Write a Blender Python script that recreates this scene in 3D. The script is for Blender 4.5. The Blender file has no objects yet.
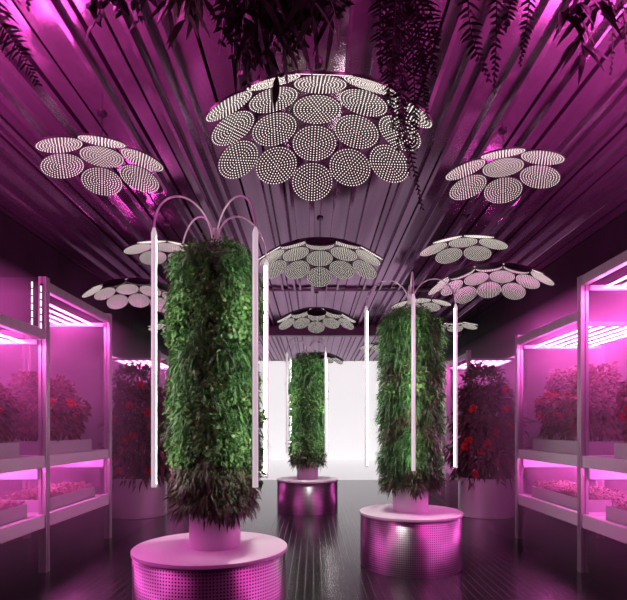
import bpy, math, random
import numpy as np
from mathutils import Vector, Matrix

random.seed(7)
RNG = np.random.default_rng(7)
S = bpy.context.scene
COL = S.collection
PI = math.pi
HAZE = .21
F, CX, HY, CH = 528.0, 313.5, 428.7, 1.6      # focal length in px, principal column, horizon row, eye height


def P(px, py, d):
    """place of a thing seen at (px, py) standing d metres into the hall"""
    return Vector(((px - CX) * d / F, d, CH + (HY - py) * d / F))


# ------------------------------------------------------------------ materials
def new_mat(name):
    m = bpy.data.materials.new(name)
    m.use_nodes = True
    nt = m.node_tree
    b = nt.nodes['Principled BSDF']
    return m, nt, b


def pbr(name, col, rough=.5, metal=0.0, spec=.5):
    m, nt, b = new_mat(name)
    b.inputs['Base Color'].default_value = (*col, 1)
    b.inputs['Roughness'].default_value = rough
    b.inputs['Metallic'].default_value = metal
    b.inputs['Specular IOR Level'].default_value = spec
    return m


def noisy(name, c0, c1, rough=.5, metal=0.0, scale=6.0, bump=0.0, stretch=(1, 1, 1)):
    m, nt, b = new_mat(name)
    tc = nt.nodes.new('ShaderNodeTexCoord')
    mp = nt.nodes.new('ShaderNodeMapping')
    mp.inputs['Scale'].default_value = stretch
    nz = nt.nodes.new('ShaderNodeTexNoise')
    nz.inputs['Scale'].default_value = scale
    nz.inputs['Detail'].default_value = 5
    rp = nt.nodes.new('ShaderNodeValToRGB')
    rp.color_ramp.elements[0].position = .3
    rp.color_ramp.elements[1].position = .7
    rp.color_ramp.elements[0].color = (*c0, 1)
    rp.color_ramp.elements[1].color = (*c1, 1)
    nt.links.new(tc.outputs['Object'], mp.inputs[0])
    nt.links.new(mp.outputs[0], nz.inputs['Vector'])
    nt.links.new(nz.outputs['Fac'], rp.inputs[0])
    nt.links.new(rp.outputs[0], b.inputs['Base Color'])
    b.inputs['Roughness'].default_value = rough
    b.inputs['Metallic'].default_value = metal
    if bump:
        bp = nt.nodes.new('ShaderNodeBump')
        bp.inputs['Strength'].default_value = bump
        bp.inputs['Distance'].default_value = .01
        nt.links.new(nz.outputs['Fac'], bp.inputs['Height'])
        nt.links.new(bp.outputs[0], b.inputs['Normal'])
    return m


def emit(name, col, strength, sampling=None, base=.8):
    m, nt, b = new_mat(name)
    b.inputs['Base Color'].default_value = (base, base, base, 1)
    b.inputs['Emission Color'].default_value = (*col, 1)
    b.inputs['Emission Strength'].default_value = strength
    if sampling:
        m.cycles.emission_sampling = sampling
    return m


def leafmat(name, stops, rough=.45, trans=.25):
    """every leaf its own tint (random per island) with a translucent share"""
    m, nt, b = new_mat(name)
    g = nt.nodes.new('ShaderNodeNewGeometry')
    rp = nt.nodes.new('ShaderNodeValToRGB')
    el = rp.color_ramp.elements
    while len(el) < len(stops):
        el.new(.5)
    for e, (p, c) in zip(el, stops):
        e.position = p
        e.color = (*c, 1)
    nt.links.new(g.outputs['Random Per Island'], rp.inputs[0])
    nt.links.new(rp.outputs[0], b.inputs['Base Color'])
    b.inputs['Roughness'].default_value = rough
    b.inputs['Specular IOR Level'].default_value = .35
    tr = nt.nodes.new('ShaderNodeBsdfTranslucent')
    nt.links.new(rp.outputs[0], tr.inputs[0])
    mx = nt.nodes.new('ShaderNodeMixShader')
    mx.inputs[0].default_value = trans
    nt.links.new(b.outputs[0], mx.inputs[1])
    nt.links.new(tr.outputs[0], mx.inputs[2])
    nt.links.new(mx.outputs[0], nt.nodes['Material Output'].inputs[0])
    return m


def floor_mat():
    m, nt, b = new_mat('ribbed_metal_floor')
    N = nt.nodes.new
    tc = N('ShaderNodeTexCoord')
    sp = N('ShaderNodeSeparateXYZ')
    nt.links.new(tc.outputs['Object'], sp.inputs[0])

    def math_(op, a, v):
        n = N('ShaderNodeMath')
        n.operation = op
        nt.links.new(a, n.inputs[0])
        n.inputs[1].default_value = v
        return n.outputs[0]
    fr = math_('FRACT', math_('MULTIPLY', sp.outputs[0], 1 / .085), 0)
    tri = math_('ABSOLUTE', math_('SUBTRACT', fr, .5), 0)          # 0 mid board .. .5 at joint
    line = N('ShaderNodeMapRange')
    line.inputs['From Min'].default_value = .43
    line.inputs['From Max'].default_value = .47
    nt.links.new(tri, line.inputs[0])
    nz = N('ShaderNodeTexNoise')
    nz.inputs['Scale'].default_value = 3
    mp = N('ShaderNodeMapping')
    mp.inputs['Scale'].default_value = (6, .3, 1)
    nt.links.new(tc.outputs['Object'], mp.inputs[0])
    nt.links.new(mp.outputs[0], nz.inputs['Vector'])
    rp = N('ShaderNodeValToRGB')
    rp.color_ramp.elements[0].color = (.028, .024, .028, 1)
    rp.color_ramp.elements[1].color = (.065, .057, .065, 1)
    nt.links.new(nz.outputs['Fac'], rp.inputs[0])
    mx = N('ShaderNodeMixRGB')
    mx.inputs[2].default_value = (.13, .115, .13, 1)
    nt.links.new(line.outputs[0], mx.inputs[0])
    nt.links.new(rp.outputs[0], mx.inputs[1])
    nt.links.new(mx.outputs[0], b.inputs['Base Color'])
    b.inputs['Metallic'].default_value = .75
    b.inputs['Roughness'].default_value = .24
    bp = N('ShaderNodeBump')
    bp.inputs['Strength'].default_value = .35
    bp.inputs['Distance'].default_value = .008
    nt.links.new(line.outputs[0], bp.inputs['Height'])
    nt.links.new(bp.outputs[0], b.inputs['Normal'])
    return m


def perforated_mat():
    """sheet metal wrapped round a drum (object space, axis z) with rows of punched holes"""
    m, nt, b = new_mat('perforated_metal')
    N = nt.nodes.new
    tc = N('ShaderNodeTexCoord')
    sp = N('ShaderNodeSeparateXYZ')
    nt.links.new(tc.outputs['Object'], sp.inputs[0])

    def M(op, a, c):
        n = N('ShaderNodeMath')
        n.operation = op
        for i, v in enumerate((a, c)):
            if isinstance(v, (int, float)):
                n.inputs[i].default_value = v
            else:
                nt.links.new(v, n.inputs[i])
        return n.outputs[0]
    ang = M('ARCTAN2', sp.outputs[1], sp.outputs[0])
    u = M('SUBTRACT', M('FRACT', M('MULTIPLY', ang, 156 / (2 * PI)), 0), .5)
    v = M('SUBTRACT', M('FRACT', M('MULTIPLY', sp.outputs[2], 1 / .0245), 0), .5)
    r = M('SQRT', M('ADD', M('MULTIPLY', u, u), M('MULTIPLY', v, v)), 0)
    hole = M('LESS_THAN', r, .27)
    mx = N('ShaderNodeMixRGB')
    mx.inputs[1].default_value = (.25, .235, .25, 1)
    mx.inputs[2].default_value = (.02, .015, .02, 1)
    nt.links.new(hole, mx.inputs[0])
    nt.links.new(mx.outputs[0], b.inputs['Base Color'])
    b.inputs['Metallic'].default_value = 1
    b.inputs['Roughness'].default_value = .36
    b.inputs['Anisotropic'].default_value = .75
    b.inputs['Anisotropic Rotation'].default_value = .25
    tg = N('ShaderNodeTangent')
    tg.direction_type = 'RADIAL'
    tg.axis = 'Z'
    nt.links.new(tg.outputs[0], b.inputs['Tangent'])
    bp = N('ShaderNodeBump')
    bp.invert = True
    bp.inputs['Strength'].default_value = .4
    bp.inputs['Distance'].default_value = .004
    nt.links.new(hole, bp.inputs['Height'])
    nt.links.new(bp.outputs[0], b.inputs['Normal'])
    return m


MAG = (1.0, .125, .67)
M = dict(
    floor=floor_mat(),
    perforated=perforated_mat(),
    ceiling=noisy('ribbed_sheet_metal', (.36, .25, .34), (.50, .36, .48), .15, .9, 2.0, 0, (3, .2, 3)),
    wall=noisy('dark_wall_plaster', (.014, .012, .013), (.022, .019, .021), .7, 0, 1.5),
    beam=pbr('grey_beam_paint', (.16, .15, .16), .45, .2),
    white_floor=emit('white_floor_added_glow', (1, .955, .985), .16),  # faint emission added so the floor reads brightly lit
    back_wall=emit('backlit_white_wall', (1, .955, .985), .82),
    rack=noisy('brushed_aluminium_profile', (.44, .40, .43), (.54, .49, .53), .34, .5, 20, 0, (1, 1, .05)),
    shelf=pbr('white_powder_coat', (.78, .75, .78), .4),
    trough=pbr('grey_planter_plastic', (.50, .48, .50), .5),
    soil=noisy('potting_soil', (.02, .013, .01), (.05, .033, .024), .9, 0, 40, .5),
    grow=emit('grow_light_glass', MAG, 104),
    glow_small=emit('slot_light', (1, .86, .97), 3),
    cap=pbr('pale_plinth_top', (.58, .575, .58), .4),
    pot=pbr('pale_pot_glaze', (.58, .575, .58), .45),
    potmetal=pbr('satin_metal_pot', (.70, .66, .70), .34, .45),
    core=noisy('felt_growing_core', (.012, .014, .01), (.03, .03, .02), .9, 0, 30),
    tube=emit('frosted_lamp_housing', (1, .98, 1), .42, None, .5),
    strip=emit('white_light_strip', (1, .98, .93), 46),
    wire=pbr('white_enamel_rod', (.6, .6, .6), .35, .1),
    black=pbr('black_lamp_plate', (.012, .011, .012), .4, .3),
    rim=pbr('black_lamp_frame', (.02, .018, .02), .35, .5),
    led=emit('warm_led', (1, .91, .82), 1.4, 'FRONT', .06),
    fern=leafmat('fern_green', [(0, (.012, .05, .012)), (.5, (.03, .11, .024)), (1, (.075, .19, .045))]),
    broad=leafmat('broad_leaf_green', [(0, (.02, .085, .018)), (.55, (.055, .16, .036)), (1, (.15, .25, .08))]),
    bronze=leafmat('bronze_leaf', [(0, (.035, .022, .014)), (.45, (.05, .06, .022)), (1, (.045, .11, .03))]),
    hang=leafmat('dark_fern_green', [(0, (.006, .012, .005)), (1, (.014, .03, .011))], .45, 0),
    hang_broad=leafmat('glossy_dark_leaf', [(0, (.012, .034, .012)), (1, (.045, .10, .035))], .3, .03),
    bush=leafmat('reddish_shrub_leaf', [(0, (.12, .06, .06)), (.5, (.22, .13, .09)), (1, (.42, .14, .14))], .5, .3),
    shrub=leafmat('dark_shrub_leaf', [(0, (.06, .05, .045)), (.6, (.16, .10, .09)), (1, (.30, .10, .10))], .45, .2),
    seedling=leafmat('pale_seedling_leaf', [(0, (.16, .10, .08)), (.5, (.25, .18, .14)), (1, (.40, .25, .18))], .5, .3),
    stem=pbr('woody_stem', (.06, .05, .03), .7),
    flower=leafmat('red_petal', [(0, (.65, .02, .03)), (1, (.85, .07, .05))], .45, .3),
    basket=noisy('coir_basket', (.035, .025, .018), (.07, .05, .035), .9, 0, 50, .5),
)


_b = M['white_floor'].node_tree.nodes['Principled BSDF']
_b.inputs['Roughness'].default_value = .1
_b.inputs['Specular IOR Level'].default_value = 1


M['wall'].node_tree.nodes['Principled BSDF'].inputs['Specular IOR Level'].default_value = .08
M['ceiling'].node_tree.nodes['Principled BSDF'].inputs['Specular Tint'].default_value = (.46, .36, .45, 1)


# ------------------------------------------------------------------ mesh building
class MB:
    def __init__(self):
        self.v, self.f, self.m = [], [], []

    def add(self, vs, fs, mi=0):
        n = len(self.v)
        self.v += [tuple(map(float, p)) for p in vs]
        self.f += [tuple(int(i) + n for i in f) for f in fs]
        self.m += [mi] * len(fs)
        return self

    def box(self, c, s, mi=0, bev=0.0):
        x, y, z = (k / 2 for k in s)
        if bev:
            b = min(bev, x * .9, y * .9, z * .9)
            vs, fs = [], []
            for sx in (-1, 1):
                for sy in (-1, 1):
                    for sz in (-1, 1):
                        vs += [(c[0] + sx * x, c[1] + sy * (y - b), c[2] + sz * (z - b)),
                               (c[0] + sx * (x - b), c[1] + sy * y, c[2] + sz * (z - b)),
                               (c[0] + sx * (x - b), c[1] + sy * (y - b), c[2] + sz * z)]
            idx = lambda sx, sy, sz, k: ((sx > 0) * 4 + (sy > 0) * 2 + (sz > 0)) * 3 + k
            for s_ in (-1, 1):
                q = [(-1, -1), (1, -1), (1, 1), (-1, 1)]
                fs.append([idx(s_, a, b_, 0) for a, b_ in q][::s_])
                fs.append([idx(a, s_, b_, 1) for a, b_ in q][::-s_])
                fs.append([idx(a, b_, s_, 2) for a, b_ in q][::s_])
            for a in (-1, 1):
                for b_ in (-1, 1):
                    fs.append([idx(a, b_, -1, 0), idx(a, b_, -1, 1), idx(a, b_, 1, 1), idx(a, b_, 1, 0)])
                    fs.append([idx(a, -1, b_, 0), idx(a, -1, b_, 2), idx(a, 1, b_, 2), idx(a, 1, b_, 0)])
                    fs.append([idx(-1, a, b_, 1), idx(-1, a, b_, 2), idx(1, a, b_, 2), idx(1, a, b_, 1)])
                    for d in (-1, 1):
                        fs.append([idx(a, b_, d, 0), idx(a, b_, d, 1), idx(a, b_, d, 2)])
            return self.add(vs, fs, mi)
        vs = [(c[0] + i * x, c[1] + j * y, c[2] + k * z) for i in (-1, 1) for j in (-1, 1) for k in (-1, 1)]
        fs = [(0, 1, 3, 2), (4, 6, 7, 5), (0, 4, 5, 1), (2, 3, 7, 6), (0, 2, 6, 4), (1, 5, 7, 3)]
        return self.add(vs, fs, mi)

    def lathe(self, prof, seg=48, c=(0, 0, 0), mi=0):
        """prof: list of (radius, z); radius 0 closes the end with a fan"""
        vs, fs, rings = [], [], []
        for r, z in prof:
            if r <= 1e-6:
                rings.append([len(vs)])
                vs.append((c[0], c[1], c[2] + z))
            else:
                rings.append(list(range(len(vs), len(vs) + seg)))
                vs += [(c[0] + r * math.cos(2 * PI * k / seg), c[1] + r * math.sin(2 * PI * k / seg), c[2] + z) for k in range(seg)]
        for a, b in zip(rings, rings[1:]):
            for k in range(seg):
                k2 = (k + 1) % seg
                if len(a) == 1 and len(b) == 1:
                    continue
                if len(a) == 1:
                    fs.append((a[0], b[k2], b[k]))
                elif len(b) == 1:
                    fs.append((a[k], a[k2], b[0]))
                else:
                    fs.append((a[k], a[k2], b[k2], b[k]))
        return self.add(vs, fs, mi)

    def tube(self, pts, r, seg=8, mi=0, cap=True):
        pts = [Vector(p) for p in pts]
        rs = r if isinstance(r, (list, tuple)) else [r] * len(pts)
        vs, fs = [], []
        prev = None
        for i, p in enumerate(pts):
            t = (pts[min(i + 1, len(pts) - 1)] - pts[max(i - 1, 0)]).normalized()
            if prev is None:
                a = t.orthogonal().normalized()
            else:
                a = (prev - t * prev.dot(t)).normalized()
            prev = a
            b = t.cross(a)
            for k in range(seg):
                th = 2 * PI * k / seg
                vs.append(p + (a * math.cos(th) + b * math.sin(th)) * rs[i])
        for i in range(len(pts) - 1):
            for k in range(seg):
                k2 = (k + 1) % seg
                fs.append((i * seg + k, i * seg + k2, (i + 1) * seg + k2, (i + 1) * seg + k))
        if cap:
            fs.append(tuple(range(seg))[::-1])
            fs.append(tuple(range((len(pts) - 1) * seg, len(pts) * seg)))
        return self.add(vs, fs, mi)

    def mesh(self, name, mats, smooth=False):
        me = bpy.data.meshes.new(name)
        me.from_pydata(self.v, [], self.f)
        for m in (mats if isinstance(mats, (list, tuple)) else [mats]):
            me.materials.append(m)
        if any(self.m):
            me.polygons.foreach_set('material_index', self.m)
        if smooth:
            me.shade_smooth()
            if smooth != 'all':
                me.set_sharp_from_angle(angle=math.radians(40))
        me.validate()
        me.update()
        return me

    def build(self, name, mats, parent=None, smooth=False):
        return link(name, self.mesh(name, mats, smooth), parent)


def link(name, me, parent=None):
    o = bpy.data.objects.new(name, me)
    COL.objects.link(o)
    if parent is not None:
        o.parent = parent
    return o


def thing(name, label, cat, loc=(0, 0, 0), rz=0.0, group=None):
    o = bpy.data.objects.new(name, None)
    o.empty_display_size = .1
    COL.objects.link(o)
    o.location = loc
    o.rotation_euler = (0, 0, rz)
    o['label'] = label
    o['category'] = cat
    if group:
        o['group'] = group
    return o


def struct(o, label=None, cat=None):
    o['kind'] = 'structure'
    if label:
        o['label'] = label
        o['category'] = cat
    return o


def unit(a):
    return a / np.maximum(np.linalg.norm(a, axis=-1, keepdims=True), 1e-9)


def leaf_arrays(p, d, n, L, W, droop, prof=((0, .12), (.3, 1), (.65, .8), (1, 0))):
    """N leaves at once. p base, d direction, n face normal, L length, W half width, droop (fall of the tip as a share of L)"""
    p, d, n = (np.asarray(a, float) for a in (p, d, n))
    N = len(p)
    L = np.broadcast_to(np.asarray(L, float), (N,))
    W = np.broadcast_to(np.asarray(W, float), (N,))
    droop = np.broadcast_to(np.asarray(droop, float), (N,))
    d = unit(d)
    s = unit(np.cross(n, d))
    up = np.cross(d, s)
    vs = []
    for t, w in prof:
        c = p + d * (L * t)[:, None]
        c[:, 2] -= droop * L * t * t
        if w == 0:
            vs.append(c[:, None])
        else:
            off = s * (W * w)[:, None]
            lift = up * (W * w * .35)[:, None]
            vs.append((c - off + lift)[:, None])
            vs.append((c + off + lift)[:, None])
    V = np.concatenate(vs, 1)
    k = V.shape[1]
    faces = []
    i = 0
    for (t0, w0), (t1, w1) in zip(prof, prof[1:]):
        if w1 == 0:
            faces.append((i, i + 1, i + 2))
        else:
            faces.append((i, i + 1, i + 3, i + 2))
        i += 2
    return V.reshape(-1, 3), [tuple(a + b for b in f) for a in range(0, N * k, k) for f in faces]


def leaves(mb, *a, mi=0, **kw):
    v, f = leaf_arrays(*a, **kw)
    n = len(mb.v)
    mb.v += list(map(tuple, v.tolist()))
    mb.f += [tuple(i + n for i in q) for q in f]
    mb.m += [mi] * len(f)
    return mb


def rdirs(n):
    return unit(RNG.normal(size=(n, 3)))


# ------------------------------------------------------------------ the setting
WX, ZC, Y0, Y1, YF = 5.2, 5.2, -4.0, 28.0, 16.5
mb = MB().box((0, (Y0 + YF) / 2, -.05), (2 * WX, YF - Y0, .1))
struct(mb.build('floor', M['floor']), 'dark ribbed metal floor of the hall', 'floor')
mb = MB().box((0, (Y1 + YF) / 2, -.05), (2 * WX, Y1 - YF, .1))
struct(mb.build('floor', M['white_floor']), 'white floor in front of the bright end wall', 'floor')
for sx, nm in ((-1, 'wall_left'), (1, 'wall_right')):
    mb = MB().box((sx * (WX + .05), (Y0 + Y1) / 2, ZC / 2), (.1, Y1 - Y0, ZC))
    struct(mb.build(nm, M['wall']))
struct(MB().box((0, Y0 - .05, ZC / 2), (2 * WX + .2, .1, ZC)).build('wall_front', M['wall']))
struct(MB().box((0, Y1 + .05, ZC / 2), (2 * WX + .2, .1, ZC)).build('wall_back', M['back_wall']),
       'glowing white wall closing the far end of the hall', 'wall')

# ceiling: pressed sheet metal, pans between narrow ribs, running the length of the hall
rr = random.Random(3)
prof = []
x = -WX
while x < WX:
    w = rr.choice((.09, .13, .18, .24, .30))
    a, b = rr.uniform(-.012, .012), rr.uniform(-.012, .012)
    prof += [(x, ZC + .02 + a), (min(x + w, WX), ZC + .02 + b)]
    x += w
    if x >= WX:
        break
    r, dz = rr.choice(((.010, .035), (.010, .045), (.05, .05), (.08, .07), (.03, -.12), (.05, -.12), (.025, .06)))
    prof += [(x + .003, ZC - dz), (x + r, ZC - dz + rr.uniform(-.008, .008))]
    x += r + .003
vs, fs = [], []
for (x, z) in prof:
    vs += [(x, Y0, z), (x, Y1, z)]
for i in range(len(prof) - 1):
    fs.append((2 * i, 2 * i + 1, 2 * i + 3, 2 * i + 2))
n = len(vs)                                                       # closed above
vs += [(-WX, Y0, ZC + .2), (-WX, Y1, ZC + .2), (WX, Y0, ZC + .2), (WX, Y1, ZC + .2)]
fs.append((n, n + 2, n + 3, n + 1))
struct(MB().add(vs, fs).build('ceiling', M['ceiling']), 'ribbed sheet metal ceiling with mirror-like pans', 'ceiling')
for y, h, t in ((13.6, .06, .10), (18.6, .34, .25)):
    mb = MB().box((0, y, ZC - h / 2 + .005), (2 * WX, t, h), 0, .01)
    struct(mb.build('trim', M['beam']), 'flat beam crossing under the metal ceiling' if h < .1 else 'deep beam crossing the ceiling near the bright wall', 'beam')


# ------------------------------------------------------------------ disc chandeliers
def disc_mesh():
    mb = MB()
    R = .2375
    mb.lathe([(0, .012), (R - .006, .012), (R, .008), (R, -.006), (R - .004, -.009), (R - .008, -.006), (0, -.006)], 40)
    return mb.mesh('light_disc', M['black'], True)


def led_mesh():
    mb = MB()
    rings = 7
    for k in range(0, rings + 1):
        n = 1 if k == 0 else 6 * k
        if k == rings:
            n = 42
        for j in range(n):
            a = 2 * PI * j / n
            cx, cy = .0325 * k * math.cos(a), .0325 * k * math.sin(a)
            vs = [(cx + .0070 * math.cos(q * PI / 3), cy + .0070 * math.sin(q * PI / 3), -.0065) for q in range(6)]
            tip = [(cx + (.0055) * math.cos(q * PI / 3), cy + (.0055) * math.sin(q * PI / 3), -.0105) for q in range(6)]
            fs = [tuple(range(11, 5, -1))] + [(q, 6 + q, 6 + (q + 1) % 6, (q + 1) % 6) for q in range(6)]
            mb.add(vs + tip, fs)
    return mb.mesh('led_dots', M['led'])


DISC, LEDS = disc_mesh(), led_mesh()
RS, SP = 1.72, .5


def chandelier(label, x, y, apex, size, yaw, tilt=0.0):
    """size 1 -> 7 discs, size 2 -> 19 discs, set hexagonally on a shallow spherical umbrella; tilt leans it about the hall's axis"""
    g = 'hanging lamps of dotted discs'
    t = thing('pendant_lamp', label, 'lamp', (x, y, apex), 0, g)
    rot = Matrix.Rotation(tilt, 4, 'Y') @ Matrix.Rotation(math.radians(yaw), 4, 'Z')
    fr = MB()
    for q in range(-size, size + 1):
        for r in range(-size, size + 1):
            if abs(q + r) > size:
                continue
            u, v = SP * (math.sqrt(3) / 2 * q), SP * (r + q / 2)
            arc = math.hypot(u, v)
            th = arc / RS
            az = math.atan2(v, u)
            mtx = rot @ Matrix.Translation((0, 0, -RS)) @ Matrix.Rotation(az, 4, 'Z') @ Matrix.Rotation(th, 4, 'Y') @ Matrix.Translation((0, 0, RS))
            d = link('light_disc', DISC, t)
            d.matrix_local = mtx
            l = link('led_dots', LEDS, d)
            # thin bracket from this disc to the inner neighbour
            if arc > .01:
                pts = []
                for k in range(5):
                    th2 = th * (1 - k / 4) + (th - SP / RS) * (k / 4)
                    pts.append(rot @ Vector((math.cos(az) * math.sin(th2) * (RS + .022), math.sin(az) * math.sin(th2) * (RS + .022), math.cos(th2) * (RS + .022) - RS)))
                fr.tube(pts, .008, 6)
    fr.lathe([(0, .05), (.05, .05), (.06, .02), (.06, .012), (0, .012)], 20)
    fr.build('bracket_frame', M['rim'], t, True)
    top = ZC + .03 - apex
    MB().tube([(0, 0, .04), (0, 0, top)], .007, 8).build('hanging_rod', M['rim'], t, True)
    MB().lathe([(0, top - .04), (.05, top - .04), (.055, top - .03), (.055, top), (0, top)], 20).build('ceiling_cap', M['rim'], t, True)
    return t


def chand_px(label, px, d, hc, size, yaw, tilt=0.0):
    x = (px - CX) * d / F
    chandelier(label, x, d, CH + hc, size, yaw - (math.degrees(math.atan2(x, d)) if abs(x) > 1 else 0), tilt)   # outer lamps are turned along the sight lines of the entrance


chand_px('large nineteen-disc lamp nearest the entrance, half covered by hanging fern fronds', 317, 5.22, 3.16, 2, 3)
chand_px('nineteen-disc lamp in the middle aisle, second behind the large one', 320, 9.07, 3.16, 2, 0)
chand_px('nineteen-disc lamp in the middle aisle hanging before the deep ceiling beam', 316.5, 14.0, 3.16, 2, 0)
chand_px('lamp of discs furthest down the hall, peeking over the farthest plant column', 319, 22, 3.16, 2, 0)
chand_px('seven-disc lamp high above the left-hand grow rack', 102, 6.05, 3.12, 1, 0)
chand_px('seven-disc lamp high above the right-hand grow rack', 503, 6.4, 3.17, 1, 0)
chand_px('seven-disc lamp half hidden behind the top of the large left plant column', 167, 9.3, 3.20, 1, 30)
chand_px('seven-disc lamp above the lamp arms of the right plant column', 463, 9.0, 3.18, 1, 30)
chand_px('nineteen-disc lamp behind the light tube of the large left plant column', 139, 11.5, 3.2, 2, 30)
chand_px('nineteen-disc lamp against the dark wall over the right-hand bushes', 489, 10.1, 3.08, 2, 30)
chand_px('seven-disc lamp showing over the top of the right plant column', 421, 13.0, 3.16, 1, 30)
chand_px('small far lamp to the right of the right plant column, above the far grow rack', 455, 16.0, 3.2, 1, 0)
chand_px('small far lamp whose edge shows left of the large plant column', 170, 16.5, 3.25, 1, 0)
chand_px('small far lamp peeking out left of the right plant column', 378, 19.0, 3.05, 1, 0)


# ------------------------------------------------------------------ plinths and plant columns
def plinth(label, x, y, r, h, near=True):
    t = thing('display_plinth', label, 'plinth', (x, y, 0), 0, 'round perforated plinths')
    MB().lathe([(r - .01, 0), (r - .01, h - .035), (r - .012, h - .035), (r - .012, 0)], 96).build('drum', M['perforated'], t, 'all')
    MB().lathe([(0, h), (r - .008, h), (r, h - .006), (r, h - .03), (r - .006, h - .036), (0, h - .036)], 96).build('top_plate', M['cap'], t, True)
    MB().lathe([(0, 0), (r - .02, 0), (r - .02, .03), (0, .03)], 64).build('base_ring', M['rim'], t)
    return t


def column_foliage(t, n, bands, seed, r0=.24, zlo=.30, zhi=2.36, scale=1.0):
    """leafy skin of the column: pocket plants in rows round the core, each a tuft of fern, rounded or bronze leaves.
    bands: list of (z from, z to, kind)"""
    rng = np.random.default_rng(seed)
    rows, per = 21, 15
    acc = {'fern': [], 'broad': [], 'bronze': []}
    for i in range(rows):
        for j in range(per):
            z = zlo + (zhi - zlo) * (i + .5 + rng.normal(0, .22)) / rows
            ph = 2 * PI * (j + .5 * (i % 2) + rng.normal(0, .2)) / per
            m = z + .10 * math.sin(ph * 2 + seed * 1.7) + .06 * math.sin(ph * 5 + 1) + rng.normal(0, .03)
            for a, b, k in bands:
                if a <= m < b:
                    acc[k].append((z, ph, r0 + rng.normal(0, .012), rng.uniform(.75, 1.3) * (.8 if z > zhi - .1 else 1)))
                    break
    for (k, rr_, zz) in ((10, .15, zhi + .03), (6, .06, zhi + .06)):     # pocket plants closing the top
        for j in range(k):
            acc['fern' if j % 3 else bands[-2][2]].append((zz + rng.normal(0, .012), 2 * PI * (j + rng.uniform(-.3, .3)) / k, rr_, rng.uniform(.8, 1.1)))
    tot = rows * per
    up = np.array([0, 0, 1.0])
    for k, nm in (('fern', 'fern_foliage'), ('broad', 'broad_foliage'), ('bronze', 'bronze_foliage')):
        if not acc[k]:
            continue
        q = max(20, int(n / tot))
        A = np.repeat(np.array(acc[k]), q, 0)
        N = len(A)
        z, ph, r, sz = A.T
        sz = (sz * scale)[:, None]
        out = np.stack([np.cos(ph), np.sin(ph), np.zeros(N)], 1)
        tan = np.stack([-np.sin(ph), np.cos(ph), np.zeros(N)], 1)
        c = out * r[:, None] + up * z[:, None]
        u = rng.normal(size=(N, 3))
        if k == 'fern':
            d = unit(out * rng.uniform(.35, 1.2, (N, 1)) + tan * u[:, :1] * .75 + up * (.35 + .7 * u[:, 1:2]))
            c = c + .022 * rng.normal(size=(N, 3)) + d * rng.uniform(0, .085, (N, 1)) * sz
            leaves(mb := MB(), c, d, unit(up + .6 * rng.normal(size=(N, 3))), rng.uniform(.045, .10, N) * sz[:, 0], rng.uniform(.0045, .0085, N) * sz[:, 0], rng.uniform(.4, 1.3, N))
        elif k == 'broad':
            d = unit(out * rng.uniform(.4, 1.1, (N, 1)) + tan * u[:, :1] * .8 + up * (.05 + .75 * u[:, 1:2]))
            c = c + d * rng.uniform(.02, .12, (N, 1)) * sz
            nrm = unit(out * .9 + up * .6 + .6 * rng.normal(size=(N, 3)))
            leaves(mb := MB(), c, d + .4 * rng.normal(size=(N, 3)), nrm, rng.uniform(.026, .05, N) * sz[:, 0], rng.uniform(.009, .017, N) * sz[:, 0], rng.uniform(.1, .5, N),
                   prof=((0, .15), (.25, .85), (.55, 1), (.85, .55), (1, 0)))
        else:
            d = unit(out * rng.uniform(.4, 1.1, (N, 1)) + tan * u[:, :1] * .7 + up * (-.15 + .6 * u[:, 1:2]))
            c = c + .022 * rng.normal(size=(N, 3)) + d * rng.uniform(0, .085, (N, 1)) * sz
            leaves(mb := MB(), c, d, unit(up + out + .6 * rng.normal(size=(N, 3))), rng.uniform(.035, .07, N) * sz[:, 0], rng.uniform(.005, .009, N) * sz[:, 0], rng.uniform(.4, 1.1, N))
        mb.build(nm, M[k], t)


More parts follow.
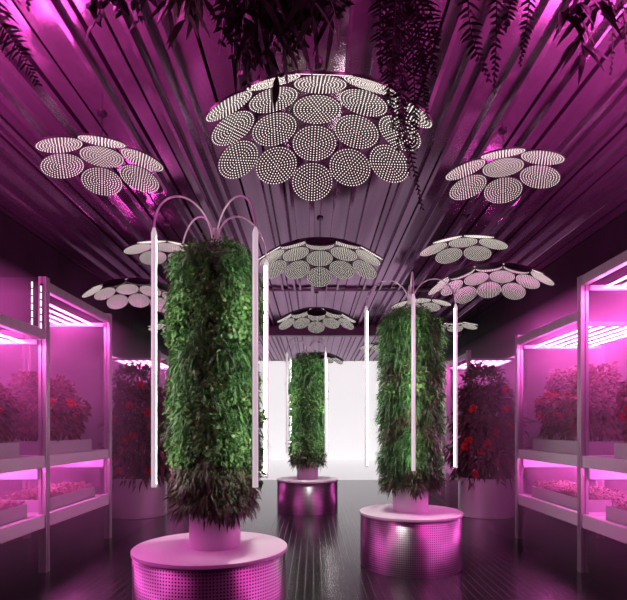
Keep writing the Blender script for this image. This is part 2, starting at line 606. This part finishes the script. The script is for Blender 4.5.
def plant_column(label, x, y, base, ang, n, bands, seed, r0=.27, scale=1.0, R=.52, top=2.36):
    """pot, growing core, foliage, and four arched rods carrying light tubes; ang = bearing of the first tube (degrees)"""
    t = thing('vertical_planter', label, 'planter', (x, y, base), 0, 'plant columns under arched light tubes')
    MB().lathe([(0, 0), (.20, 0), (.205, .006), (.205, .30), (.198, .305), (0, .305)], 56).build('pot', M['pot'], t, True)
    MB().lathe([(0, .30), (.22, .30), (.24, .34), (.24, top - .02), (.2, top + .02), (0, top + .03)], 32).build('growing_core', M['core'], t, True)
    column_foliage(t, n, bands, seed, r0, zhi=top - .02, scale=scale)
    ztop, zbot = 2.38, .525
    MB().tube([(0, 0, 2.38), (0, 0, 2.56)], .028, 14).build('lamp_post', M['wire'], t, True)
    for k in range(4):
        a = math.radians(ang + 90 * k)
        c, s = math.cos(a), math.sin(a)
        rad = R / 2
        cen = rad + .01
        pts = [(c * .012, s * .012, 2.40)]
        for j in range(0, 21):
            th = PI - PI * j / 20
            rr_ = cen + (rad - .012) * math.cos(th)
            pts.append((c * rr_, s * rr_, ztop + .06 + .29 * math.sin(th)))
        pts.append((c * (R - .002), s * (R - .002), ztop))
        MB().tube(pts, .0075, 8).build('arched_rod', M['wire'], t, True)
        # light tube: housing open towards the plants, light strip in the opening
        hs = MB()
        rt = .021
        vs, fs = [], []
        seg = 14
        for z in (zbot, ztop):
            for j in range(seg + 1):
                th = a + PI + math.radians(62) + (2 * PI - 2 * math.radians(62)) * j / seg
                vs.append((c * R + rt * math.cos(th), s * R + rt * math.sin(th), z))
        for j in range(seg):
            fs.append((j, j + 1, seg + 2 + j, seg + 1 + j))
        hs.add(vs, fs)
        hs.lathe([(0, ztop + .05), (.010, ztop + .05), (rt + .001, ztop + .005), (rt + .001, ztop - .012), (0, ztop - .012)], 18, (c * R, s * R, 0))
        hs.lathe([(0, zbot - .012), (rt + .001, zbot - .012), (rt + .001, zbot + .012), (0, zbot + .012)], 18, (c * R, s * R, 0))
        h = hs.build('light_tube', M['tube'], t, True)
        vs, fs = [], []
        for z in (zbot + .005, ztop - .005):
            for j in range(9):
                th = a + PI - math.radians(60) + math.radians(120) * j / 8
                vs.append((c * R + .018 * math.cos(th), s * R + .018 * math.sin(th), z))
        for j in range(8):
            fs.append((j, j + 1, 10 + j, 9 + j))
        MB().add(vs, fs).build('light_strip', M['strip'], h, True)
    return t


DL, DR, DC = 4.27, 6.24, 10.35
XL, XR, XC = (211 - CX) * DL / F, (410.5 - CX) * DR / F, (307.5 - CX) * DC / F
plinth('round perforated metal plinth under the large left plant column', XL, DL, .615, .655)
plinth('round perforated metal plinth under the right plant column', XR, DR, .60, .63)
plinth('round perforated metal plinth under the farthest plant column by the white wall', XC, DC, .60, .62)

bandsL = [(0, .62, 'bronze'), (.62, .95, 'broad'), (.95, 1.12, 'fern'), (1.12, 1.32, 'broad'), (1.32, 1.62, 'fern'), (1.62, 2.02, 'broad'), (2.02, 3, 'fern')]
bandsR = [(0, .45, 'bronze'), (.45, .8, 'fern'), (.8, 1.05, 'bronze'), (1.05, 1.32, 'fern'), (1.32, 1.55, 'broad'), (1.55, 1.72, 'bronze'), (1.7, 2.05, 'fern'), (2.05, 3, 'fern')]
bandsC = [(0, .42, 'bronze'), (.42, .8, 'broad'), (.8, 1.3, 'fern'), (1.3, 1.7, 'broad'), (1.7, 3, 'fern')]
XLc = (215 - CX) * DL / F
plant_column('large leafy green plant column nearest the camera, on the left plinth', XLc, DL, .655, 224, 58000, bandsL, 1, .258, .86, .53, 2.335)
plant_column('shaggy green and bronze plant column on the right plinth', XR, DR, .63, -97, 52000, bandsR, 5, .262, .9, .52, 2.28)
plant_column('slim distant plant column standing before the white end wall', XC, DC, .62, 222, 22000, bandsC, 9, .25, 1.0)


# ------------------------------------------------------------------ grow racks
def post_mb(x, y, h, s=.085):
    """aluminium profile post with a groove down every face"""
    w = s / 2
    g, dp = .010, .012
    o = []
    ring = [(-w, -w), (-g, -w), (-g, -w + dp), (g, -w + dp), (g, -w), (w, -w),
            (w, -g), (w - dp, -g), (w - dp, g), (w, g), (w, w),
            (g, w), (g, w - dp), (-g, w - dp), (-g, w), (-w, w),
            (-w, g), (-w + dp, g), (-w + dp, -g), (-w, -g)]
    vs = [(x + a, y + b, 0) for a, b in ring] + [(x + a, y + b, h) for a, b in ring]
    k = len(ring)
    fs = [(i, (i + 1) % k, k + (i + 1) % k, k + i) for i in range(k)] + [tuple(range(k))[::-1], tuple(range(k, 2 * k))]
    return MB().add(vs, fs)


XF, XB = 3.01, 4.2


def rack(label, s, ys, tops, posts, xf=XF, xb=XB, ntubes=6, low=(2, 2, 2)):
    """s side (-1 left, 1 right); ys bay boundaries; tops rail heights per bay; posts post heights"""
    t = thing('grow_rack', label, 'rack', (0, 0, 0), 0, 'pink lit grow racks')
    for y, h in zip(ys, posts):
        for xx in (xf, xb):
            post_mb(s * xx, y, h).build('post', M['rack'], t)
    for (y0, y1, zt, lw) in zip(ys, ys[1:], tops, low):
        L = y1 - y0 - .085
        yc = (y0 + y1) / 2
        for xx in (xf, xb):
            MB().box((s * xx, yc, zt - .055), (.07, L, .11), 0, .006).build('top_rail', M['rack'], t)
        for y in (y0 + .075, y1 - .075):
            MB().box((s * (xf + xb) / 2, y, zt - .145), (xb - xf - .07, .04, .05), 0, .004).build('cross_rail', M['shelf'], t)
        for k in range(ntubes):
            xx = xf + .22 + k * .155
            m_ = MB().tube([(s * xx, y0 + .10, zt - .135), (s * xx, y1 - .10, zt - .135)], .0085, 8)
            lt = m_.build('light_tube', M['grow'], t, True)
        for zs, hh in ((1.30, .13), (.65, .15)):
            for xx in (xf, xb):
                MB().box((s * xx, yc, zs - hh / 2), (.06, L, hh), 0, .006).build('shelf_rail', M['shelf'], t)
            MB().box((s * (xf + xb) / 2, yc, zs - .025), (xb - xf - .06, L, .02)).build('shelf_board', M['shelf'], t)
            for y in (y0 + .065, y1 - .065):
                MB().box((s * (xf + xb) / 2, y, zs - hh / 2 - (.065 if zs > 1 else 0)), (xb - xf - .06, .04, hh + (.13 if zs > 1 else 0)), 0, .004).build('cross_rail', M['shelf'], t)
        for k in range(lw):
            xx = xf + .35 + k * .42
            MB().tube([(s * xx, y0 + .10, 1.235), (s * xx, y1 - .10, 1.235)], .0135, 8).build('light_tube', M['grow'], t, True)
    return t


YS = [2.24, 4.07, 5.9, 7.73]
rackL = rack('long pink lit grow rack along the left wall', -1, YS, [3.25, 2.70, 3.25], [3.29, 3.29, 3.29, 3.28], ntubes=4, low=(2, 2, 1))
rackR = rack('long pink lit grow rack along the right wall', 1, YS, [3.25, 3.30, 2.93], [3.29, 3.33, 3.30, 2.97])
rack('far grow rack behind the left red-flowered bush', -1, [11.4, 13.2], [3.25], [3.29, 3.29], 3.35, 4.55)
rack('far grow rack behind the right red-flowered bush', 1, [11.4, 13.2], [3.25], [3.29, 3.29], 3.35, 4.55)
# slotted light strips on the left rack's middle post
for px, py0, py1 in ((32, 282, 325), (41, 286, 329)):
    mb = MB()
    y = py0
    d = 5.83
    while y < py1:
        a, b = P(px, y, d), P(px, min(y + 5.2, py1), d)
        hgt = a.z - b.z
        mb.box((a.x, d, (a.z + b.z) / 2), (.011, .012, hgt))
        y += 7.4
    ps = MB().box((P(px, 300, d).x, d + .012, (P(0, py0, d).z + P(0, py1, d).z) / 2), (.03, .014, P(0, py0, d).z - P(0, py1, d).z + .06)).build('slotted_upright', M['rim'], rackL)
    mb.build('light_slot', M['glow_small'], ps)
MB().box((-3.61, 5.87, 2.99), (1.10, .03, .58), 0, .004).build('end_panel', M['wall'], rackL)


# damp haze hanging in the racks
hz = bpy.data.materials.new('damp_haze')
hz.use_nodes = True
hn = hz.node_tree
hn.nodes.remove(hn.nodes['Principled BSDF'])
vsn = hn.nodes.new('ShaderNodeVolumeScatter')
vsn.inputs['Color'].default_value = (1, .74, .94, 1)
vsn.inputs['Density'].default_value = HAZE
vsn.inputs['Anisotropy'].default_value = .1
hn.links.new(vsn.outputs[0], hn.nodes['Material Output'].inputs['Volume'])
for s in (-1, 1):
    o = MB().box((s * 3.95, 8.2, 1.56), (2.46, 11.9, 3.08)).build('haze', hz)
    o['kind'] = 'stuff'
    o['label'] = 'pink lit haze drifting around the %s grow racks' % ('left' if s < 0 else 'right')
    o['category'] = 'haze'


# ------------------------------------------------------------------ shrubs
def bush_leaves(rng, n, c, rad, L, W, droop=.5, lift=.2):
    """leaves filling an ellipsoid, denser near its skin"""
    u = unit(rng.normal(size=(n, 3)))
    u[:, 2] = np.where(u[:, 2] < -.75, -u[:, 2], u[:, 2])
    q = rng.uniform(.35, 1, n) ** .5
    lump = 1 + .13 * np.sin(u[:, 0] * 5 + c[0] * 9) * np.sin(u[:, 1] * 6 + c[1] * 7) + .12 * np.sin(u[:, 2] * 8 + c[2])
    p = np.asarray(c) + u * (q * lump)[:, None] * np.asarray(rad)
    d = u + rng.normal(0, .55, (n, 3)) + np.array([0, 0, lift])
    nrm = unit(np.array([0, 0, 1.0]) + .6 * rng.normal(size=(n, 3)))
    return p, d, nrm, rng.uniform(.6, 1.15, n) * L, rng.uniform(.7, 1.2, n) * W, rng.uniform(.4, 1.3, n) * droop


def flower_mb(c, r, rng):
    mb = MB()
    n = 42
    u = unit(rng.normal(size=(n, 3)))
    leaves(mb, np.asarray(c) + u * r * .35, u + .3 * rng.normal(size=(n, 3)), rdirs(n), r * .95, r * .34, .15,
           prof=((0, .4), (.5, 1), (1, 0)))
    return mb


def stems_mb(c, zb, rad, k, rng):
    mb = MB()
    for _ in range(k):
        a = rng.uniform(0, 2 * PI)
        q = rng.uniform(.3, .9)
        top = Vector((c[0] + rad[0] * q * math.cos(a), c[1] + rad[1] * q * math.sin(a), c[2] + rad[2] * rng.uniform(0, .75)))
        b = Vector((c[0] + .12 * q * math.cos(a), c[1] + .12 * q * math.sin(a), zb))
        mid = b.lerp(top, .5) + Vector((0, 0, .06))
        mb.tube([b, mid, top], [.009, .007, .004], 6)
    return mb


def trough(label, s, y0, y1, x0, x1, z, bushes, seed, group):
    """long planter box on a shelf with shrubs; bushes: (y, height, radius, flowers)"""
    rng = np.random.default_rng(seed)
    t = thing('planter_trough', label, 'planter', (s * (x0 + x1) / 2, (y0 + y1) / 2, z), 0, group)
    L, W, h, w = y1 - y0, x1 - x0, .17, .012
    mb = MB()
    mb.box((0, 0, .006), (W, L, .012))
    for e in (-1, 1):
        mb.box((e * (W - w) / 2, 0, h / 2), (w, L, h), 0, .003)
        mb.box((0, e * (L - w) / 2, h / 2), (W - 2 * w, w, h), 0, .003)
    mb.build('box', M['trough'], t)
    MB().box((0, 0, h * .42), (W - 2 * w, L - 2 * w, h * .8)).build('soil', M['soil'], t)
    for (by, bh, br, nf) in bushes:
        by -= (y0 + y1) / 2
        c = (0, by, h + bh * .47)
        rad = (br, br * 1.05, bh * .52)
        mb = MB()
        leaves(mb, *bush_leaves(rng, int(2400 * (br / .33) ** 2), c, rad, .088, .022, .5, .1))
        b = mb.build('shrub', M['bush'], t)
        stems_mb(c, h * .8, rad, 9, rng).build('stems', M['stem'], b)
        for _ in range(nf):
            a = -s * PI / 2 + rng.uniform(-1.0, 1.0)
            e = rng.uniform(-.5, .4)
            side = -s
            ff = (c[0] + side * rad[0] * .98 * math.cos(rng.uniform(-.9, .9)) * math.cos(e), c[1] - rad[1] * .8 * rng.uniform(-.6, 1), c[2] + rad[2] * math.sin(e))
            flower_mb(ff, .045, rng).build('flower_cluster', M['flower'], b)
    return t


G1 = 'planter troughs of shrubs on the upper shelves'
trough('upper-shelf trough of red-flecked shrubs cut by the left picture edge', -1, 4.2, 5.62, 3.13, 3.75, 1.285,
       [(4.62, .86, .38, 5), (5.32, .74, .34, 5)], 11, G1)
trough('trough of shrubs on the upper shelf in the far bay of the left rack', -1, 6.03, 7.45, 3.13, 3.75, 1.285,
       [(6.4, .76, .35, 3), (7.0, .76, .36, 4)], 12, G1)
trough('trough of shrubs on the upper shelf in the far bay of the right rack', 1, 6.03, 7.55, 3.13, 3.75, 1.285,
       [(6.45, .86, .36, 4), (7.1, .90, .37, 5)], 13, G1)
trough('upper-shelf trough of tall shrubs cut by the right picture edge', 1, 4.2, 5.5, 3.13, 3.75, 1.285,
       [(4.55, .95, .38, 3), (5.12, .95, .38, 4)], 14, G1)
G1b = 'rear planter troughs on the upper shelves'
trough('rear trough of shrubs against the wall on the upper shelf of the left rack', -1, 6.1, 7.5, 3.85, 4.12, 1.285, [(6.5, .6, .2, 0), (7.1, .62, .2, 0)], 15, G1b)
trough('rear trough of shrubs against the wall on the upper shelf of the right rack', 1, 6.1, 7.5, 3.85, 4.12, 1.285, [(6.5, .7, .2, 1), (7.1, .66, .2, 0)], 16, G1b)


def tray(label, s, y0, y1, x0, x1, z, n, seed, tall=.10):
    rng = np.random.default_rng(seed)
    t = thing('seedling_tray', label, 'tray', (s * (x0 + x1) / 2, (y0 + y1) / 2, z), 0, 'seedling trays on the lower shelves')
    L, W, h, w = y1 - y0, x1 - x0, .15, .012
    mb = MB()
    mb.box((0, 0, .006), (W, L, .012))
    for e in (-1, 1):
        mb.box((e * (W - w) / 2, 0, h / 2), (w, L, h), 0, .003)
        mb.box((0, e * (L - w) / 2, h / 2), (W - 2 * w, w, h), 0, .003)
    mb.build('box', M['trough'], t)
    MB().box((0, 0, h * .45), (W - 2 * w, L - 2 * w, h * .86)).build('soil', M['soil'], t)
    p = np.stack([rng.uniform(-W / 2 + .02, W / 2 - .02, n), rng.uniform(-L / 2 + .02, L / 2 - .02, n), np.full(n, h * .86)], 1)
    hh = rng.uniform(.4, 1, n) * tall
    mb = MB()
    d = np.array([0, 0, 1.0]) + .25 * rng.normal(size=(n, 3))
    leaves(mb, p, d, rdirs(n), hh, .004, 0.0, prof=((0, 1), (1, .6)) if False else ((0, .6), (.5, .6), (1, 0)))
    for q in range(3):
        tip = p + unit(d) * (hh * rng.uniform(.55, .98, n))[:, None]
        dd = rng.normal(size=(n, 3))
        dd[:, 2] = np.abs(dd[:, 2]) * .4
        leaves(mb, tip, dd, np.array([0, 0, 1.0]) + .4 * rng.normal(size=(n, 3)), .032, .012, .2)
    o = mb.build('seedlings', M['seedling'], t)
    o['kind'] = 'stuff'
    return t


tray('lower-shelf tray of pale seedlings cut by the left picture edge', -1, 4.2, 5.72, 3.1, 3.62, .635, 900, 21)
tray('lower-shelf tray of dim seedlings in the far bay of the left rack', -1, 6.03, 7.5, 3.1, 3.62, .635, 800, 22)
tray('lower-shelf tray of pale seedlings in the far bay of the right rack', 1, 6.03, 7.5, 3.1, 3.62, .635, 900, 23, .13)
tray('lower-shelf tray of bushier seedlings cut by the right picture edge', 1, 4.2, 5.6, 3.1, 3.62, .635, 900, 24, .14)


def big_bush(label, x, y, flowers, seed):
    rng = np.random.default_rng(seed)
    t = thing('potted_shrub', label, 'plant', (x, y, 0), 0, 'tall red-flowered shrubs in metal pots')
    MB().lathe([(0, 0), (.49, 0), (.5, .01), (.5, .70), (.49, .71), (.47, .70), (.465, .64), (0, .64)], 72).build('pot', M['potmetal'], t, True)
    MB().lathe([(0, .655), (.466, .645)], 40).build('soil', M['soil'], t)
    mb = MB()
    leaves(mb, *bush_leaves(rng, 2300, (0, 0, 1.15), (.64, .58, .62), .15, .028, .7, -.05))
    leaves(mb, *bush_leaves(rng, 2100, (.04, 0, 1.75), (.60, .52, .62), .15, .027, .7, .1))
    leaves(mb, *bush_leaves(rng, 1000, (-.06, 0, 2.3), (.42, .38, .50), .14, .025, .6, .3))
    f = mb.build('foliage', M['shrub'], t)
    stems_mb((0, 0, 1.7), .66, (.5, .45, 1.1), 16, rng).build('stems', M['stem'], f)
    for (px, py) in flowers:
        w = P(px, py, y - .42)
        flower_mb((max(-.62, min(.62, w.x - x)), -.46, w.z), .066, rng).build('flower_cluster', M['flower'], t)
    return t


big_bush('tall shrub with red flowers in a metal pot beyond the left grow rack', (139 - CX) * 9.8 / F, 9.8,
         [(141, 384), (122, 449), (116, 458), (134, 435), (127, 440), (150, 470), (113, 420), (148, 412), (120, 470), (130, 405)], 31)
big_bush('tall shrub with red flowers in a metal pot beyond the right grow rack', (486 - CX) * 9.8 / F, 9.8,
         [(505, 389), (472, 408), (464, 446), (487, 443), (481, 452), (475, 473), (495, 432), (505, 408), (490, 447), (468, 440), (511, 425)], 32)


# ------------------------------------------------------------------ plants hanging from the ceiling in the foreground
def spline(pts, n):
    pts = [Vector(p) for p in pts]
    q = [pts[0] * 2 - pts[1]] + pts + [pts[-1] * 2 - pts[-2]]
    out = []
    segs = len(pts) - 1
    for i in range(n + 1):
        t = i / n * segs
        k = min(int(t), segs - 1)
        u = t - k
        a, b, c, d = q[k:k + 4]
        out.append(.5 * ((2 * b) + (c - a) * u + (2 * a - 5 * b + 4 * c - d) * u * u + (3 * b - a - 3 * c + d) * u ** 3))
    return out


def frond(mb, pts, n, L, W, side_dir, rng, droop=.25, taper=True, twist=.3):
    """fern frond: midrib along pts with leaflets in two rows"""
    c = spline(pts, n)
    mb.tube(c, [.006 * (1 - .8 * i / n) + .0015 for i in range(n + 1)], 5)
    p, d, nn, ll = [], [], [], []
    sd = Vector(side_dir).normalized()
    for i in range(1, n + 1):
        t = (c[i] - c[i - 1]).normalized()
        s_ = (sd - t * sd.dot(t)).normalized()
        nrm = t.cross(s_)
        f = math.sin(PI * min(1, .12 + .88 * (1 - i / n) ** .7)) if taper else 1
        f = max(.2, (1 - (i / n) ** 4)) * min(1, .5 + i / n * 3)
        for e in (-1, 1):
            dd = s_ * e + t * (.28 + rng.normal(0, .12)) + nrm * rng.normal(0, twist)
            p.append(c[i] + t * (.006 * e))
            d.append(dd)
            nn.append(nrm + s_ * rng.normal(0, .3))
            ll.append(L * f * rng.uniform(.8, 1.15))
    leaves(mb, p, d, nn, ll, W, droop, prof=((0, .6), (.2, 1), (.7, .7), (1, 0)))


def leafy_stem(mb, pts, n, L, W, rng, droop=.5, down=.55):
    c = spline(pts, n)
    mb.tube(c, .004, 5)
    p, d, nn, ll = [], [], [], []
    for i in range(1, n + 1):
        for e in range(2):
            a = rng.uniform(0, 2 * PI)
            p.append(c[i])
            d.append(Vector((math.cos(a), math.sin(a) * .6, -down + rng.normal(0, .25))))
            nn.append(Vector((rng.normal(0, .5), -1, .5 + rng.normal(0, .3))))
            ll.append(L * rng.uniform(.7, 1.2))
    leaves(mb, p, d, nn, ll, W, droop, prof=((0, .2), (.25, .9), (.5, 1), (.8, .5), (1, 0)))


def hanging(name, label, cat, pxs, d, build, seed, mat='hang', rb=.13):
    """coir basket on a cord just above the view, plant spilling down from it"""
    rng = np.random.default_rng(seed)
    x = (pxs - CX) * d / F
    zb = CH + HY * d / F + .16
    t = thing(name, label, cat, (x, d, zb), 0, 'plants hanging from the ceiling')
    MB().lathe([(0, 0), (rb * .6, .01), (rb * .95, .09), (rb, .16), (rb - .012, .16), (rb * .88, .11), (0, .11)], 24).build('basket', M['basket'], t, True)
    cord = MB()
    for k in range(3):
        a = 2 * PI * k / 3
        cord.tube([(rb * .97 * math.cos(a), rb * .97 * math.sin(a), .155), (0, 0, .36)], .003, 5)
    cord.tube([(0, 0, .355), (0, 0, ZC + .025 - zb)], .004, 6)
    cord.build('cord', M['rim'], t)
    mb = MB()
    Q = lambda px, py, dd=0: P(px, py, d + dd) - Vector((x, d, zb))
    build(mb, Q, rng, rb)
    mb.build('foliage', M[mat], t)
    return t


def rim_start(Q, px, rb, dd=0):
    """stem leaves the basket over its rim near column px"""
    e = Q(px, 0, dd)
    v = Vector((e.x, e.y, 0))
    if v.length < 1e-3:
        v = Vector((0, -1, 0))
    v = v.normalized() * rb * 1.05
    return [Vector((v.x * .5, v.y * .5, .12)), Vector((v.x, v.y, .19))]


def h1(mb, Q, rng, rb):
    frond(mb, rim_start(Q, 0, rb) + [Q(-4, 6), Q(14, 42), Q(38, 84)], 44, .12, .008, (1, 0, .25), rng, .3)
    frond(mb, rim_start(Q, 26, rb, -.1) + [Q(27, -14), Q(28, 9)], 10, .045, .012, (1, 0, 0), rng)
    frond(mb, rim_start(Q, -30, rb, .1) + [Q(-40, 0, .1), Q(-52, 60, .1)], 24, .10, .009, (1, 0, .2), rng)


def h2(mb, Q, rng, rb):
    for (a, b, e) in ((112, 93, 33), (120, 122, 18), (132, 139, 28), (125, 108, 8), (140, 150, 6), (100, 88, 14)):
        leafy_stem(mb, rim_start(Q, a, rb, rng.uniform(-.1, .1)) + [Q(a, -20), Q(b, e - 6)], 18, .062, .017, rng)


def h3(mb, Q, rng, rb):
    for (a, b, e, dd) in ((180, 168, 24, 0), (186, 185, 40, -.05), (196, 196, 34, 0), (190, 204, 20, .05), (178, 176, 14, .05)):
        leafy_stem(mb, rim_start(Q, a, rb, dd) + [Q(a, -16, dd), Q(b, e - 20, dd)], 10, .16, .017, rng, .4, 1.1)


def h4(mb, Q, rng, rb):
    tips = [(221, 42), (226, 24), (233, 58), (241, 72), (247, 84), (252, 66), (260, 78), (268, 60), (284, 76), (292, 66), (298, 58), (305, 44), (313, 30), (322, 18), (334, 22), (342, 8), (236, 40), (278, 48)]
    for k, (a, e) in enumerate(tips + [(a + 5, e * .7) for a, e in tips]):
        dd = rng.uniform(-.18, .14)
        m0 = 266 + (a - 266) * .6
        frond(mb, rim_start(Q, m0, rb, dd) + [Q(m0, -26, dd), Q(266 + (a - 266) * .9, e * .35 - 6, dd), Q(a, e, dd)], 11, .155, .012, (1, rng.normal(0, .5), .15), rng, .55, True, .5)
    for (a, e) in tips[::2] + [(258, 30), (270, 26), (282, 34), (246, 22), (232, 14), (294, 20)]:
        dd = rng.uniform(-.2, .05)
        leafy_stem(mb, rim_start(Q, a, rb, dd) + [Q(266 + (a - 266) * .8, -24, dd), Q(a, e * .55, dd)], 6, .19, .017, rng, .5, .9)
    # broad leaves low in front of the lamp
    leaves(mb, [Q(277, 76, -.03), Q(249, 52, -.05), Q(230, 4, -.05), Q(240, 4, -.08), Q(256, 40, -.06), Q(262, 48, -.02)], [(-.10, 0, -1), (-.12, 0, -1), (-.5, 0, -.8), (.1, -.2, -1), (.3, 0, -1), (-.4, 0, -1)],
           [(.3, -1, .2)] * 6, [.17, .14, .15, .15, .13, .12], .020, .1, prof=((0, .2), (.25, .9), (.5, 1), (.8, .5), (1, 0)))


def h5(mb, Q, rng, rb):
    for (a, b, m0, e, dd, l) in ((392, 422, 402, 208, 0, .07), (400, 410, 400, 176, -.06, .085), (385, 394, 387, 128, .05, .09), (410, 428, 420, 120, .06, .09), (420, 434, 430, 74, -.05, .09),
                                 (380, 381, 380, 72, -.03, .08), (402, 403, 402, 118, .1, .10), (396, 389, 392, 98, -.1, .09), (412, 416, 414, 148, .03, .095), (406, 398, 403, 150, .08, .09),
                                 (415, 424, 420, 92, -.08, .09), (390, 386, 388, 54, .08, .08), (425, 438, 434, 48, .04, .08)):
        frond(mb, rim_start(Q, a, rb, dd) + [Q(a, -14, dd), Q(m0, e * .5, dd), Q(b, e, dd)], int(18 + e * .34), l, .0065, (1, .3 * rng.normal(), .1), rng, .35, True, .5)


def h6(mb, Q, rng, rb):
    for (a, m0, b, e, l, dd) in ((468, 472, 489, 80, .105, 0), (497, 496, 494, 92, .06, .1), (530, 526, 520, 64, .06, .05), (512, 508, 505, 30, .06, -.05)):
        frond(mb, rim_start(Q, a, rb, dd) + [Q(a, -18, dd), Q(m0, e * .45, dd), Q(b, e, dd)], int(16 + e * .2), l * .95, .010, (1, 0, -.12), rng, .3)


def h7(mb, Q, rng, rb):
    for (a, m0, b, e, dd) in ((580, 574, 560, 24, 0), (584, 580, 584, 66, 0), (590, 596, 600, 14, .04)):
        leafy_stem(mb, rim_start(Q, a, rb, dd) + [Q(a, -18, dd), Q(m0, e * .4, dd), Q(b, e - 12, dd)], 7 + e // 10, .18, .016, rng, .3, .9)


def h8(mb, Q, rng, rb):
    for (a, m0, b, e, dd) in ((610, 612, 611, 74, 0), (620, 624, 626, 52, .05), (630, 636, 640, 60, 0), (605, 604, 606, 20, .05)):
        frond(mb, rim_start(Q, a, rb, dd) + [Q(a, -18, dd), Q(m0, e * .45, dd), Q(b, e, dd)], int(10 + e * .25), .06, .010, (1, .2, .1), rng, .5, True, .6)


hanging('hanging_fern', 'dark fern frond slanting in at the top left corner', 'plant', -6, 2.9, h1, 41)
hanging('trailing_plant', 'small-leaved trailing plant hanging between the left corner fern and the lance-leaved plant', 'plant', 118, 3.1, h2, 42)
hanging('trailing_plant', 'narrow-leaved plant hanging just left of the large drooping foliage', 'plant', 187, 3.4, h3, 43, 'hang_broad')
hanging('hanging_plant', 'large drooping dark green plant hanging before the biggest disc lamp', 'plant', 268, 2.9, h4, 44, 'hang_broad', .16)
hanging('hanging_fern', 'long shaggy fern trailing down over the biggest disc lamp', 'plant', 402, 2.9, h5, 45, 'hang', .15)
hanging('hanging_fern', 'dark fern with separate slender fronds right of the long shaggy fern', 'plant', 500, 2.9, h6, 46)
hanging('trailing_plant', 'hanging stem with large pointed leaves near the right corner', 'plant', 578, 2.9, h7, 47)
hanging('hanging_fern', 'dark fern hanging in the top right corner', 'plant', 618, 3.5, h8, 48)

# ------------------------------------------------------------------ world, camera, view
def added_light(nm, loc, aim, sx, sy, power, col=(1, .10, .60)):  # added area light without a fixture, outside the view
    l = bpy.data.lights.new(nm, 'AREA')
    l.shape = 'RECTANGLE'
    l.size, l.size_y = sx, sy
    l.energy = power
    l.color = col
    o = bpy.data.objects.new(nm, l)
    COL.objects.link(o)
    o.location = loc
    o.rotation_euler = Vector(aim).to_track_quat('-Z', 'Y').to_euler()
    return o


for s in (-1, 1):                                                 # area lights added above the racks to wash the ceiling magenta
    added_light('added_ceiling_wash', (s * 3.7, 3.3, 3.45), (-s * .04, .01, 1), 1.5, 2.8, 760)
    added_light('added_side_fill', (s * 2.85, 2.2, 2.75), (-s, .95, -.22), 2.6, .5, 18)  # added fill from the aisle side, pinkening opposite racks and floor

for (px, d) in ((317, 5.22), (320, 9.07), (316.5, 14.0)):          # light of the middle lamps falling on the aisle
    l = bpy.data.lights.new('lamp_light', 'SPOT')
    l.energy = 460
    l.color = (1, .95, .9)
    l.spot_size, l.spot_blend = math.radians(66), .4
    l.shadow_soft_size = .04
    o = bpy.data.objects.new('lamp_light', l)
    COL.objects.link(o)
    o.location = ((px - CX) * d / F, d, CH + 3.16 - .05)

w = bpy.data.worlds.new('World')
S.world = w
w.use_nodes = True
w.node_tree.nodes['Background'].inputs[0].default_value = (.02, .012, .02, 1)
w.node_tree.nodes['Background'].inputs[1].default_value = .2

cam = bpy.data.cameras.new('Camera')
co = bpy.data.objects.new('Camera', cam)
COL.objects.link(co)
co.location = (0, 0, CH)
co.rotation_euler = (PI / 2, 0, 0)
cam.sensor_fit = 'HORIZONTAL'
cam.sensor_width = 36
cam.lens = F / 627 * 36
cam.shift_y = (HY - 300) / 627
cam.clip_start, cam.clip_end = .05, 200
S.camera = co

vs_ = S.view_settings
S.display_settings.display_device = 'sRGB'
vs_.view_transform = 'Standard'
vs_.look = 'None'
vs_.exposure = 0.0
vs_.gamma = 1
vs_.use_curve_mapping = False
S.cycles.use_denoising = True
S.cycles.max_bounces = 7
S.cycles.diffuse_bounces = 3
S.cycles.glossy_bounces = 4
S.cycles.sample_clamp_indirect = 4
S.cycles.caustics_reflective = False
S.cycles.caustics_refractive = False
